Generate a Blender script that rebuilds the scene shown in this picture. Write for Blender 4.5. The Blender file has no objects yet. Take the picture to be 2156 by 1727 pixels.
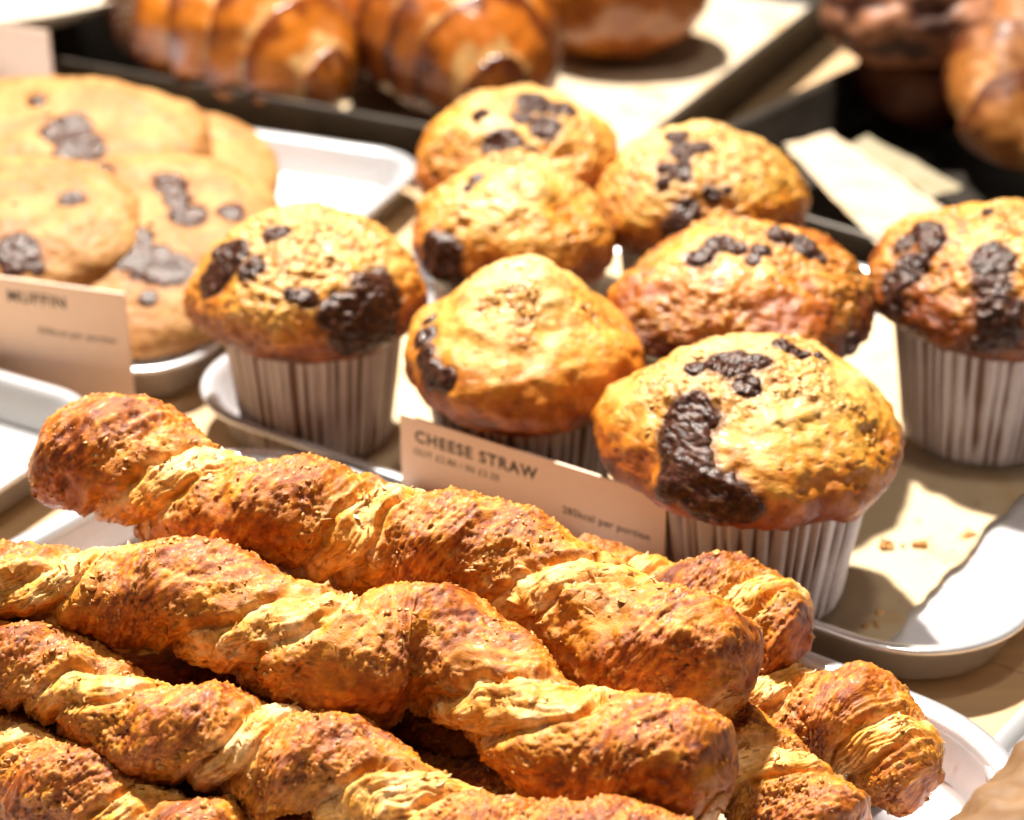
import bpy, math, random
import numpy as np
from mathutils import Vector, Matrix

# ------------------------------------------------------------------ camera, light, exposure
S = 0.01                                   # all builders work in centimetres
scene = bpy.context.scene
CAM_H, PITCH, LENS = 37.0, 28.0, 75.0
cam_d = bpy.data.cameras.new("camera")
cam = bpy.data.objects.new("camera", cam_d)
scene.collection.objects.link(cam)
cam.location = (0, 0, CAM_H * S)
cam.rotation_euler = (math.radians(90 - PITCH), 0, 0)
cam_d.lens = LENS
cam_d.sensor_width = 36
cam_d.clip_start = 0.02
cam_d.clip_end = 50
cam_d.dof.use_dof = True
cam_d.dof.focus_distance = 0.555
cam_d.dof.aperture_fstop = 10.0
cam_d.dof.aperture_blades = 0
scene.camera = cam

w = bpy.data.worlds.new("World")
scene.world = w
w.use_nodes = True
bg = w.node_tree.nodes["Background"]
bg.inputs[0].default_value = (1.0, 0.76, 0.58, 1)
bg.inputs[1].default_value = 0.045

def area_light(name, loc, target, size, watts, col):
    d = bpy.data.lights.new(name, 'AREA')
    d.shape = 'DISK'
    d.size = size
    d.energy = watts
    d.color = col
    o = bpy.data.objects.new(name, d)
    scene.collection.objects.link(o)
    o.location = loc
    v = Vector(target) - Vector(loc)
    o.rotation_euler = v.to_track_quat('-Z', 'Y').to_euler()
    return o

TGT = (0.0, 0.62, 0.03)
area_light("counter_spot", (-0.22, 1.22, 1.50), TGT, 0.09, 156, (1.0, 0.93, 0.82))
area_light("ceiling_spot", (0.18, 0.36, 1.62), TGT, 0.16, 9.0, (1.0, 0.90, 0.76))
area_light("added_fill_light", (-0.75, 0.1, 1.3), TGT, 0.7, 2.2, (1.0, 0.90, 0.80))  # soft fill lamp added to lift the front faces, no real fitting

scene.view_settings.view_transform = 'Standard'
scene.view_settings.look = 'None'
scene.view_settings.exposure = -0.28
scene.view_settings.gamma = 1.0

# ------------------------------------------------------------------ helpers
TH = math.radians(PITCH)
FPX = LENS / 36 * 2156
CAM = np.array([0, 0, CAM_H])

def P(u, v, z):
    """point at height z (cm) on the ray through a photo position"""
    x = (u - 1078) / FPX
    y = (863 - v) / FPX
    d = np.array([x, math.cos(TH) + y * math.sin(TH), -math.sin(TH) + y * math.cos(TH)])
    t = (CAM_H - z) / -d[2]
    return np.array([d[0] * t, d[1] * t, z])

def depth(p):
    p = np.asarray(p, float)
    return p[..., 1] * math.cos(TH) + (CAM_H - p[..., 2]) * math.sin(TH)

def project(p):
    dz = depth(p)
    up = p[..., 1] * math.sin(TH) - (CAM_H - p[..., 2]) * math.cos(TH)
    return 1078 + FPX * p[..., 0] / dz, 863 - FPX * up / dz

# vectorised gradient noise
_r = np.random.RandomState(7)
_perm = np.tile(_r.permutation(256), 3)
_grad = _r.normal(size=(256, 3))
_pts = _r.rand(256, 3)
_grad /= np.linalg.norm(_grad, axis=1)[:, None]

def noise(p):
    p = np.asarray(p, float)
    sh = p.shape[:-1]
    p = p.reshape(-1, 3)
    i = np.floor(p).astype(np.int64)
    f = p - i
    i &= 255
    u = f * f * f * (f * (f * 6 - 15) + 10)
    out = 0
    for dx in (0, 1):
        wx = u[:, 0] if dx else 1 - u[:, 0]
        a = _perm[i[:, 0] + dx]
        for dy in (0, 1):
            wy = u[:, 1] if dy else 1 - u[:, 1]
            b = _perm[a + i[:, 1] + dy]
            for dz in (0, 1):
                wz = u[:, 2] if dz else 1 - u[:, 2]
                g = _grad[_perm[b + i[:, 2] + dz] & 255]
                dot = g[:, 0] * (f[:, 0] - dx) + g[:, 1] * (f[:, 1] - dy) + g[:, 2] * (f[:, 2] - dz)
                out = out + wx * wy * wz * dot
    return (out * 1.5).reshape(sh)

def fbm(p, f=1.0, oct=3, gain=0.5, off=0.0):
    a, s = 1.0, 0.0
    p = np.asarray(p, float) * f + off
    for _ in range(oct):
        s = s + a * noise(p)
        p = p * 2.03 + 17.3
        a *= gain
    return s

def ridged(p, f=1.0, oct=3, off=0.0):
    a, s, n = 1.0, 0.0, 0.0
    p = np.asarray(p, float) * f + off
    for _ in range(oct):
        s = s + a * (1 - np.abs(noise(p)) * 2)
        n += a
        p = p * 2.1 + 9.1
        a *= 0.5
    return s / n

def sstep(a, b, x):
    t = np.clip((x - a) / (b - a), 0, 1)
    return t * t * (3 - 2 * t)

def worley(p, f=1.0, off=0.0):
    """distance to the nearest scattered point, and that point's own random number"""
    p = np.asarray(p, float)
    sh = p.shape[:-1]
    q = p.reshape(-1, 3) * f + off
    ib = np.floor(q).astype(np.int64)
    best = np.full(len(q), 9.0)
    rid = np.zeros(len(q))
    for dx in (-1, 0, 1):
        for dy in (-1, 0, 1):
            for dz in (-1, 0, 1):
                c = ib + (dx, dy, dz)
                h = _perm[_perm[_perm[c[:, 0] & 255] + (c[:, 1] & 255)] + (c[:, 2] & 255)] & 255
                pt = c + _pts[h]
                d = ((q - pt) ** 2).sum(1)
                m = d < best
                best = np.where(m, d, best)
                rid = np.where(m, _pts[h][:, 0] * 7.3 % 1, rid)
    return np.sqrt(best).reshape(sh), rid.reshape(sh)

def lerp(a, b, t):
    a = np.asarray(a, float)
    b = np.asarray(b, float)
    return a + (b - a) * t[..., None]

def spline(pts, ts):
    """Catmull-Rom through rows of pts sampled at ts in [0, n-1]"""
    pts = np.asarray(pts, float)
    n = len(pts)
    ext = np.vstack([2 * pts[0] - pts[1], pts, 2 * pts[-1] - pts[-2]])
    i = np.clip(np.floor(ts).astype(int), 0, n - 2)
    t = (ts - i)[:, None]
    p0, p1, p2, p3 = ext[i], ext[i + 1], ext[i + 2], ext[i + 3]
    return 0.5 * (2 * p1 + (p2 - p0) * t + (2 * p0 - 5 * p1 + 4 * p2 - p3) * t ** 2 + (3 * p1 - p0 - 3 * p2 + p3) * t ** 3)

def link(o, parent=None):
    scene.collection.objects.link(o)
    if parent is not None:
        o.parent = parent
    return o

def mesh_np(name, verts, faces, mat, parent=None, col=None, smooth=True):
    """verts in cm (world); the object sits at its parent's origin offset"""
    me = bpy.data.meshes.new(name)
    off = np.array(parent['_o']) if parent is not None and '_o' in parent else np.zeros(3)
    v = (np.asarray(verts, float).reshape(-1, 3) - off) * S
    if isinstance(faces, np.ndarray):
        k = faces.shape[1]
        me.vertices.add(len(v))
        me.vertices.foreach_set('co', v.ravel())
        me.loops.add(faces.size)
        me.polygons.add(len(faces))
        me.loops.foreach_set('vertex_index', faces.ravel().astype(np.int32))
        me.polygons.foreach_set('loop_start', (np.arange(len(faces)) * k).astype(np.int32))
        me.polygons.foreach_set('loop_total', np.full(len(faces), k, np.int32))
        me.update(calc_edges=True)
    else:
        me.from_pydata(v.tolist(), [], faces)
    me.validate()
    if smooth:
        me.polygons.foreach_set('use_smooth', np.ones(len(me.polygons), bool))
    if col is not None:
        c = np.ones((len(v), 4))
        c[:, :3] = np.clip(np.asarray(col).reshape(-1, 3), 0.002, 1.5)
        a = me.color_attributes.new('Col', 'FLOAT_COLOR', 'POINT')
        a.data.foreach_set('color', c.ravel())
    me.materials.append(mat)
    o = bpy.data.objects.new(name, me)
    return link(o, parent)

def tag(o, label=None, cat=None, group=None, kind=None):
    if label: o['label'] = label
    if cat: o['category'] = cat
    if group: o['group'] = group
    if kind: o['kind'] = kind
    return o

def thing(name, loc, label, cat, group=None):
    o = bpy.data.objects.new(name, None)
    o.empty_display_size = 0.01
    link(o)
    o.location = Vector(loc) * S
    o['_o'] = [float(x) for x in loc]
    return tag(o, label, cat, group)

def grid_faces(nr, nc, wrap=True):
    r = np.arange(nr - 1)[:, None]
    c = np.arange(nc if wrap else nc - 1)[None, :]
    c2 = (c + 1) % nc
    a = r * nc + c
    b = r * nc + c2
    return np.stack([a, b, b + nc, a + nc], -1).reshape(-1, 4)

def grid_normals(v, wrap=True):
    dr = np.gradient(v, axis=0)
    if wrap:
        dc = np.roll(v, -1, 1) - np.roll(v, 1, 1)
    else:
        dc = np.gradient(v, axis=1)
    n = np.cross(dc, dr)
    l = np.linalg.norm(n, axis=-1, keepdims=True)
    return n / np.maximum(l, 1e-9)

# ------------------------------------------------------------------ materials
def new_mat(name):
    m = bpy.data.materials.new(name)
    m.use_nodes = True
    nt = m.node_tree
    return m, nt, nt.nodes['Principled BSDF']

def N(nt, t, **kw):
    n = nt.nodes.new(t)
    for k, v in kw.items():
        if k in n.inputs:
            n.inputs[k].default_value = v
        else:
            setattr(n, k, v)
    return n

ALB = 0.62          # overall reflectance of the baked goods and papers

def baked_mat(name, rough=0.45, bump=0.35, bscale=1400, vary=0.35, sss=0.0, coat=0.0, spec=0.5, vscale=500, tint=(1, 1, 1)):
    """albedo from the mesh's own colour field, broken up by noise"""
    m, nt, b = new_mat(name)
    L = nt.links.new
    at = N(nt, 'ShaderNodeAttribute', attribute_name='Col')
    tc = N(nt, 'ShaderNodeTexCoord')
    n1 = N(nt, 'ShaderNodeTexNoise', Scale=vscale, Detail=5.0, Roughness=0.65)
    L(tc.outputs['Object'], n1.inputs['Vector'])
    mr = N(nt, 'ShaderNodeMapRange')
    mr.inputs['From Min'].default_value = 0.3
    mr.inputs['From Max'].default_value = 0.7
    mr.inputs['To Min'].default_value = 1 - vary
    mr.inputs['To Max'].default_value = 1 + vary
    L(n1.outputs['Fac'], mr.inputs['Value'])
    mx = N(nt, 'ShaderNodeVectorMath', operation='SCALE')
    L(at.outputs['Color'], mx.inputs[0])
    L(mr.outputs[0], mx.inputs['Scale'])
    tn = N(nt, 'ShaderNodeVectorMath', operation='MULTIPLY')
    L(mx.outputs[0], tn.inputs[0])
    tn.inputs[1].default_value = tuple(ALB * t_ for t_ in tint)
    L(tn.outputs[0], b.inputs['Base Color'])
    n2 = N(nt, 'ShaderNodeTexNoise', Scale=bscale, Detail=4.0, Roughness=0.7)
    L(tc.outputs['Object'], n2.inputs['Vector'])
    bm = N(nt, 'ShaderNodeBump', Strength=bump, Distance=0.0006)
    L(n2.outputs['Fac'], bm.inputs['Height'])
    L(bm.outputs[0], b.inputs['Normal'])
    rr = N(nt, 'ShaderNodeMapRange')
    rr.inputs['From Min'].default_value = 0.3
    rr.inputs['From Max'].default_value = 0.7
    rr.inputs['To Min'].default_value = rough - 0.12
    rr.inputs['To Max'].default_value = rough + 0.15
    L(n1.outputs['Fac'], rr.inputs['Value'])
    L(rr.outputs[0], b.inputs['Roughness'])
    b.inputs['Specular IOR Level'].default_value = spec
    if sss:
        b.inputs['Subsurface Weight'].default_value = sss
        b.inputs['Subsurface Radius'].default_value = (1.0, 0.45, 0.18)
        b.inputs['Subsurface Scale'].default_value = 0.004
    if coat:
        b.inputs['Coat Weight'].default_value = coat
        b.inputs['Coat Roughness'].default_value = 0.22
    return m

def plain_mat(name, col, rough=0.5, metal=0.0, nscale=60, vary=0.06, bump=0.05, bscale=800, spec=0.5, stretch=None):
    m, nt, b = new_mat(name)
    L = nt.links.new
    tc = N(nt, 'ShaderNodeTexCoord')
    mp = N(nt, 'ShaderNodeMapping')
    if stretch:
        mp.inputs['Scale'].default_value = stretch
    L(tc.outputs['Object'], mp.inputs['Vector'])
    n1 = N(nt, 'ShaderNodeTexNoise', Scale=nscale, Detail=5.0)
    L(mp.outputs[0], n1.inputs['Vector'])
    mr = N(nt, 'ShaderNodeMapRange')
    mr.inputs['From Min'].default_value = 0.3
    mr.inputs['From Max'].default_value = 0.7
    mr.inputs['To Min'].default_value = 1 - vary
    mr.inputs['To Max'].default_value = 1 + vary
    L(n1.outputs['Fac'], mr.inputs['Value'])
    cc = N(nt, 'ShaderNodeRGB')
    cc.outputs[0].default_value = (*col, 1)
    mx = N(nt, 'ShaderNodeVectorMath', operation='SCALE')
    L(cc.outputs[0], mx.inputs[0])
    L(mr.outputs[0], mx.inputs['Scale'])
    L(mx.outputs[0], b.inputs['Base Color'])
    n2 = N(nt, 'ShaderNodeTexNoise', Scale=bscale, Detail=3.0)
    L(mp.outputs[0], n2.inputs['Vector'])
    bm = N(nt, 'ShaderNodeBump', Strength=bump, Distance=0.0005)
    L(n2.outputs['Fac'], bm.inputs['Height'])
    L(bm.outputs[0], b.inputs['Normal'])
    b.inputs['Roughness'].default_value = rough
    b.inputs['Metallic'].default_value = metal
    b.inputs['Specular IOR Level'].default_value = spec
    return m

M = {}
M['pastry'] = baked_mat('cheese_pastry', rough=0.40, bump=0.55, bscale=1900, vary=0.26, sss=0.04, spec=0.36, coat=0.05, tint=(0.92, 0.655, 0.30))
M['crumb'] = baked_mat('toasted_cheese', rough=0.38, bump=0.25, bscale=1500, vary=0.15, spec=0.5, tint=(0.90, 0.66, 0.34))
M['muffin'] = baked_mat('muffin_crust', rough=0.33, bump=0.6, bscale=1300, vary=0.22, sss=0.05, spec=0.45, coat=0.1, vscale=380, tint=(0.90, 0.665, 0.31))
M['choc'] = baked_mat('chocolate', rough=0.24, bump=0.4, bscale=1300, vary=0.3, spec=0.26)
M['cookie'] = baked_mat('cookie_crust', rough=0.6, bump=0.4, bscale=700, vary=0.18, spec=0.3, vscale=300, tint=(0.80, 0.64, 0.46))
M['croissant'] = baked_mat('glazed_croissant', rough=0.28, bump=0.2, bscale=500, vary=0.10, coat=0.6, vscale=200, tint=(0.88, 0.66, 0.44))
M['bun'] = baked_mat('matt_pastry', rough=0.5, bump=0.4, bscale=300, vary=0.2, vscale=150, spec=0.25, tint=(0.55, 0.42, 0.35))  # low tint paints the shade of an unlit corner into these pastries
M['cup'] = baked_mat('greased_cup_paper', rough=0.55, bump=0.2, bscale=900, vary=0.10, spec=0.3)
M['paper'] = baked_mat('baking_paper', rough=0.7, bump=0.25, bscale=400, vary=0.05, spec=0.2, vscale=120)
M['tray'] = plain_mat('satin_aluminium', (0.78, 0.78, 0.82), rough=0.30, metal=0.62, nscale=40, vary=0.03, bump=0.03)
M['rim'] = plain_mat('polished_aluminium', (0.84, 0.84, 0.88), rough=0.26, metal=0.74, nscale=40, vary=0.03, bump=0.03)
M['pan'] = plain_mat('dark_steel', (0.045, 0.037, 0.030), rough=0.36, metal=0.5, nscale=60, vary=0.3, bump=0.1)
M['wood'] = plain_mat('light_wood', (0.40, 0.265, 0.145), rough=0.55, nscale=30, vary=0.16, bump=0.06, bscale=120, stretch=(0.25, 3.5, 1))
M['card'] = plain_mat('pink_card', (0.76, 0.57, 0.46), rough=0.7, nscale=300, vary=0.02, bump=0.05, spec=0.2)
M['ink'] = plain_mat('dark_ink', (0.03, 0.018, 0.014), rough=0.6)
M['holder'] = plain_mat('ivory_plastic', (0.6, 0.56, 0.48), rough=0.35)
M['kraft'] = baked_mat('kraft_paper', rough=0.5, bump=0.3, bscale=300, vary=0.08, spec=0.4, vscale=100)
M['plate'] = plain_mat('cream_glaze', (0.52, 0.46, 0.37), rough=0.25)

# ------------------------------------------------------------------ table
def frame2(ang):
    a = math.radians(ang)
    return np.array([math.cos(a), math.sin(a)]), np.array([-math.sin(a), math.cos(a)])

table = bpy.data.objects.new('table_top', None)
link(table)
tag(table, kind='structure')
def box(name, c, size, ang, mat, parent, bev=0.0):
    e1, e2 = frame2(ang)
    vs, fs = [], []
    lv = [(0, -bev), (bev, 0), (size[2] - bev, 0), (size[2], -bev)] if bev else [(0, 0), (size[2], 0)]
    for z, ins in lv:
        for sx, sy in ((-1, -1), (1, -1), (1, 1), (-1, 1)):
            p = np.array(c[:2]) + e1 * sx * (size[0] / 2 + ins) + e2 * sy * (size[1] / 2 + ins)
            vs.append((p[0], p[1], c[2] + z))
    k = len(lv)
    for l in range(k - 1):
        for i in range(4):
            j = (i + 1) % 4
            fs.append((l * 4 + i, l * 4 + j, (l + 1) * 4 + j, (l + 1) * 4 + i))
    fs.append((3, 2, 1, 0))
    fs.append(tuple((k - 1) * 4 + i for i in range(4)))
    return mesh_np(name, vs, fs, mat, parent, smooth=False)
e1, e2 = frame2(-35)
for i in range(-10, 11):
    c = np.array([0, 80]) + e2 * i * 9.0
    box('plank', (c[0], c[1], -2.0), (220, 8.97, 2.0), -35, M['wood'], table, bev=0.04)

# ------------------------------------------------------------------ trays
def rrect(w, d, rc, n=14):
    """rounded rectangle outline centred at 0"""
    pts = []
    for cx, cy, a0 in ((w / 2 - rc, d / 2 - rc, 0), (-w / 2 + rc, d / 2 - rc, 90), (-w / 2 + rc, -d / 2 + rc, 180), (w / 2 - rc, -d / 2 + rc, 270)):
        for k in range(n):
            a = math.radians(a0 + 90 * k / (n - 1))
            pts.append((cx + rc * math.cos(a), cy + rc * math.sin(a)))
    out = []
    for i in range(len(pts)):          # split the long sides
        a, b = np.array(pts[i]), np.array(pts[(i + 1) % len(pts)])
        m = 8 if np.linalg.norm(b - a) > 2 else 1
        for k in range(m):
            out.append(a + (b - a) * k / m)
    return np.array(out)

def tray(name, corner, ang, w, d, rc, h, lip, mat, label, cat, group=None, z0=0.0, flare=0.75, t=0.08):
    """corner: position of the min-e1, min-e2 corner of the rim"""
    e1, e2 = frame2(ang)
    c = np.array(corner) + e1 * w / 2 + e2 * d / 2
    root = thing(name, (c[0], c[1], z0), label, cat, group)
    rings = []      # (inset from rim outline, z)
    f = flare
    prof = [(f + 0.9, t), (f + 0.45, t + 0.06), (f + 0.15, t + 0.28), (0.25 + lip, h - 0.18), (lip + 0.08, h - 0.04), (lip - 0.02, h),
            (lip * 0.4, h + 0.05), (0.03, h), (0, h - 0.08), (0.03, h - 0.17), (0.12, h - 0.16), (lip * 0.5, h - 0.1), (lip + 0.1, h - 0.15),
            (0.25 + lip + t, h - 0.35), (f + 0.1, 0.25), (f + 0.4, 0.05), (f + 0.9, 0.0)]
    out = []
    for ins, z in prof:
        o = rrect(w - 2 * ins, d - 2 * ins, max(rc - ins, 0.4))
        out.append(np.column_stack([c[0] + o[:, 0] * e1[0] + o[:, 1] * e2[0], c[1] + o[:, 0] * e1[1] + o[:, 1] * e2[1], np.full(len(o), z0 + z)]))
    g = np.array(out)
    k = 6
    faces = grid_faces(g.shape[0], g.shape[1])
    n = g.shape[1]
    mesh_np('rim', g, [tuple(f_) for f_ in faces.tolist()], M['rim'] if mat is M['tray'] else mat, root)
    fl = np.vstack([g[0], g[-1]])
    mesh_np('floor', fl, [tuple(range(n)), tuple(range(2 * n - 1, n - 1, -1))], mat, root, smooth=False)
    return root, e1, e2, c

def corner_from(mid, ang, along, off):
    e1, e2 = frame2(ang)
    return np.array(mid) - e1 * along + e2 * off

# straw tray: back rim passes through (-0.1,57.7), extends 24 cm toward the viewer
mc = corner_from((-0.1, 57.75), -37.5, 12.05, -24)
straw_tray, *_ = tray('tray', mc, -37.5, 31.8, 24, 5.0, 2.0, 0.45, M['tray'], 'white metal tray heaped with cheese straws in the foreground', 'tray', 'white metal trays')
mc = corner_from((-0.1, 58.75), -34.5, 15.4, 0)
muffin_tray, me1, me2, mcen = tray('tray', mc, -34.5, 31.4, 24.5, 4.0, 1.8, 0.35, M['tray'], 'white metal tray lined with paper holding the eight muffins', 'tray', 'white metal trays')
MT0 = mc
ce1, ce2 = frame2(-21.5)
mc = np.array([-12.2, 68.4]) - ce1 * 31
cookie_tray, *_ = tray('tray', mc, -21.5, 31, 24, 2.8, 1.8, 0.35, M['tray'], 'white metal tray under the pile of chocolate chunk cookies', 'tray', 'white metal trays')
le1, le2 = frame2(-29)
mc = np.array([-13.6, 66.5]) - le1 * 31 - le2 * 24
left_tray, *_ = tray('tray', mc, -29, 31, 24, 3.0, 1.8, 0.35, M['tray'], 'paper-lined tray cut off by the left edge, beside the cheese straws', 'tray', 'white metal trays')
# tray at the lower right edge
re1, re2 = frame2(52)
pr = P(2125, 1640, 1.8)[:2]
mc = pr - re2 * 24 + re1 * 0
right_tray, *_ = tray('tray', pr + np.array([-0.2, -1.5]) - re2 * 22, 52, 31, 24, 3.0, 1.8, 0.35, M['tray'], 'metal tray just showing at the right edge, beyond the brown paper bag', 'tray', 'white metal trays')
# dark pans
p1e1, p1e2 = frame2(-27)
mc = np.array([4.7, 86.9]) - p1e1 * 42
pan1, *_ = tray('baking_pan', mc, -27, 42, 34, 1.0, 3.0, 0.3, M['pan'], 'dark steel baking pan holding the croissants and round roll', 'baking pan', 'dark baking pans', flare=0.6)
p2e1, p2e2 = frame2(-40)
mc = np.array([5.3, 86.3])
pan2, *_ = tray('baking_pan', mc, -40, 42, 34, 1.0, 3.0, 0.3, M['pan'], 'dark steel baking pan at upper right with cinnamon coloured pastries', 'baking pan', 'dark baking pans', flare=0.6)

# ------------------------------------------------------------------ cheese straws
def icosphere():
    t = (1 + 5 ** 0.5) / 2
    v = [(-1, t, 0), (1, t, 0), (-1, -t, 0), (1, -t, 0), (0, -1, t), (0, 1, t), (0, -1, -t), (0, 1, -t), (t, 0, -1), (t, 0, 1), (-t, 0, -1), (-t, 0, 1)]
    f = [(0, 11, 5), (0, 5, 1), (0, 1, 7), (0, 7, 10), (0, 10, 11), (1, 5, 9), (5, 11, 4), (11, 10, 2), (10, 7, 6), (7, 1, 8), (3, 9, 4), (3, 4, 2), (3, 2, 6), (3, 6, 8), (3, 8, 9), (4, 9, 5), (2, 4, 11), (6, 2, 10), (8, 6, 7), (9, 8, 1)]
    v = [np.array(a) / np.linalg.norm(a) for a in v]
    nf, cache = [], {}
    def mid(a, b):
        k = (min(a, b), max(a, b))
        if k not in cache:
            m = v[a] + v[b]
            v.append(m / np.linalg.norm(m))
            cache[k] = len(v) - 1
        return cache[k]
    for a, b, c in f:
        x, y, z = mid(a, b), mid(b, c), mid(c, a)
        nf += [(a, x, z), (b, y, x), (c, z, y), (x, y, z)]
    return np.array(v), np.array(nf)
ICO_V, ICO_F = icosphere()

def crumbs(name, pos, nrm, rad, cols, mat, parent, rs, flat=0.7):
    n = len(pos)
    V = np.repeat(ICO_V[None], n, 0) * (1 + 0.55 * rs.normal(size=(n, 1, 3)).clip(-0.8, 0.8))
    V = V * rs.uniform(0.55, 1.35, (n, 1, 3))
    V = V * (1 + 0.55 * noise(ICO_V[None] * 1.3 + rs.uniform(0, 99, (n, 1, 3))))[..., None]
    d = (V * nrm[:, None]).sum(-1, keepdims=True)
    V = V - nrm[:, None] * d * (1 - flat)
    V = V * rad[:, None, None] + pos[:, None]
    F = (ICO_F[None] + (np.arange(n) * len(ICO_V))[:, None, None]).reshape(-1, 3)
    C = np.repeat(cols[:, None], len(ICO_V), 1)
    return tag(mesh_np(name, V, F, mat, parent, C), kind='stuff')

C_DARK = (0.15, 0.030, 0.004)
C_BRN = (0.36, 0.095, 0.010)
C_MID = (0.66, 0.245, 0.034)
C_PEACH = (0.98, 0.60, 0.30)
C_GOLD = (1.05, 0.58, 0.095)
C_PALE = (1.30, 0.90, 0.42)
C_CREAM = (1.48, 1.29, 1.25)

def straw(label, ctrl, lobes, seed, bake_or_shade=0.0, nr=430, na=190, width=2.0, ends=(1, 1)):
    """ctrl: (u, v, radius_px, z) points along the axis; lobes: u positions where a crusty ridge faces the viewer"""
    rs = np.random.RandomState(seed)
    c3, rad = [], []
    for u, v, rp, z in ctrl:
        p = P(u, v, z)
        c3.append(p)
        rad.append(rp * depth(p) / FPX)
    rad = np.array(rad)
    rad = rad * 1.06
    data = np.column_stack([np.array(c3), rad, [c[0] for c in ctrl]])
    fine = spline(data, np.linspace(0, len(ctrl) - 1, 900))
    seg = np.r_[0, np.cumsum(np.linalg.norm(np.diff(fine[:, :3], axis=0), axis=1))]
    Ltot = seg[-1]
    # rows: denser at rounded ends
    s = np.linspace(0, Ltot, nr)
    k0, k1 = rad[0] * 0.62, rad[-1] * 0.62
    extra = 26
    a = np.linspace(0, math.pi / 2, extra, endpoint=False)
    s = np.r_[k0 * (1 - np.cos(a)), np.linspace(k0, Ltot - k1, nr), Ltot - k1 * (1 - np.cos(a[::-1]))]
    row = np.column_stack([np.interp(s, seg, fine[:, i]) for i in range(5)])
    cen, R, uu = row[:, :3], row[:, 3], row[:, 4]
    cap = np.ones(len(s))
    q = np.clip(1 - s / k0, 0, 1)
    cap *= np.sqrt(np.clip(1 - q ** 2.6, 0, 1)) ** 0.9
    q = np.clip(1 - (Ltot - s) / k1, 0, 1)
    cap *= np.sqrt(np.clip(1 - q ** 2.6, 0, 1)) ** 0.9
    T = np.gradient(cen, axis=0)
    T /= np.linalg.norm(T, axis=1)[:, None]
    toc = CAM - cen
    n1 = toc - (toc * T).sum(1)[:, None] * T
    n1 /= np.linalg.norm(n1, axis=1)[:, None]
    n2 = np.cross(T, n1)
    n2 *= np.sign(n2[:, 2])[:, None]
    lob = np.array(lobes, float)
    ext_u = np.r_[lob[0] - (lob[1] - lob[0]), lob, lob[-1] + (lob[-1] - lob[-2])]
    ph0 = np.interp(uu, ext_u, 2 * math.pi * (np.arange(len(ext_u)) - 1)) + 0.35 * noise(np.column_stack([s * 0.35, s * 0 + seed, s * 0]))
    phi = np.linspace(0, 2 * math.pi, na, endpoint=False)
    PH, SS = np.meshgrid(phi, s)
    base = cen[:, None] + (R * cap)[:, None, None] * (np.cos(phi)[None, :, None] * n1[:, None] + np.sin(phi)[None, :, None] * n2[:, None])
    psi = PH - ph0[:, None] + 0.45 * fbm(base, 0.55, 2, off=seed * 3.1)
    psi = (psi + math.pi) % (2 * math.pi) - math.pi
    # coordinates glued to the dough: strand direction along the helix
    hel = np.stack([np.cos(psi) * 1.5, np.sin(psi) * 1.5, SS * 0.32 + seed * 5], -1)
    wid = width + 0.15 + 0.45 * fbm(np.stack([SS * 0.45, SS * 0 + seed, np.sign(psi) * 3.0], -1), 1, 2)
    apsi = np.abs(psi)
    jag = 0.22 * fbm(base, 2.4, 3, off=seed)
    crust = sstep(0.14, -0.14, apsi - wid + jag)
    csoft = sstep(0.38, -0.30, apsi - wid + 2.2 * jag + 0.5 * noise(base * 1.4 + seed + 8))
    edge = np.exp(-((apsi - wid + jag) / 0.16) ** 2)
    prof = 0.95 + 0.12 * np.cos(psi) + 0.05 * np.cos(2 * psi)
    crease = np.exp(-((apsi - wid - 0.26) / 0.20) ** 2)
    disp = 0.05 * R.mean() * crust - 0.20 * crease
    lump = fbm(base, 1.1, 2, off=seed * 2.0)
    rough1 = fbm(base, 3.6, 3, off=seed + 40)
    wrink = ridged(base + 0.35 * rough1[..., None], 5.5, 2, off=seed + 4)
    fine_n = fbm(base, 11, 2, off=seed + 9)
    lam = noise(np.stack([psi * 11.0 + 2.2 * noise(base * 1.6), SS * 1.1, SS * 0 + seed], -1))
    lam2 = noise(np.stack([psi * 24.0 + 2.2 * noise(base * 1.6), SS * 2.0, SS * 0 + seed + 9], -1))
    pores = sstep(0.30, 0.48, noise(base * 9.0 + seed)) * sstep(0.0, 0.3, noise(base * 0.9 + 50 + seed))
    streak_d = fbm(np.stack([np.cos(psi) * R.mean(), np.sin(psi) * R.mean(), SS * 0.30 + seed * 3], -1), 2.2, 3, off=seed + 12)
    w1, wr = worley(base + 0.05 * rough1[..., None], 7.5, off=seed)
    w2, wr2 = worley(base, 15.0, off=seed + 5)
    clump = sstep(-0.40, 0.20, noise(base * 0.9 + seed * 1.7) + 0.5 * noise(base * 2.7 + seed))
    gr = clump * (sstep(0.62, 0.12, w1) * (wr > 0.35) + 0.5 * sstep(0.6, 0.15, w2) * (wr2 > 0.3)) * crust
    disp = disp + 0.075 * gr
    disp = disp + 0.15 * lump + 0.05 * streak_d + crust * (0.15 + 0.95 * sstep(-0.3, 0.4, noise(base * 0.8 + 33 + seed))) * (0.05 * rough1 + 0.04 * (wrink - 0.6) + 0.025 * fine_n) - 0.05 * pores * crust \
        + (1 - crust) * (0.065 * lam + 0.026 * lam2 + 0.03 * rough1) + 0.03 * edge * (0.5 + rough1)
    Rr = (R * cap)[:, None] * prof + disp * np.minimum(1, cap[:, None] * 1.6 + 0.12)
    Rr = np.maximum(Rr, 0.01)
    # flatten underside a little
    V = cen[:, None] + Rr[..., None] * (np.cos(phi)[None, :, None] * n1[:, None] + np.sin(phi)[None, :, None] * n2[:, None])
    endp = (T[:, None] * (0.26 * fbm(base, 1.6, 3, off=seed + 3) * (1 - cap[:, None]))[..., None])
    V = V + endp
    Nn = grid_normals(V)
    if (Nn * (V - cen[:, None])).sum() < 0:
        Nn = -Nn
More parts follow.
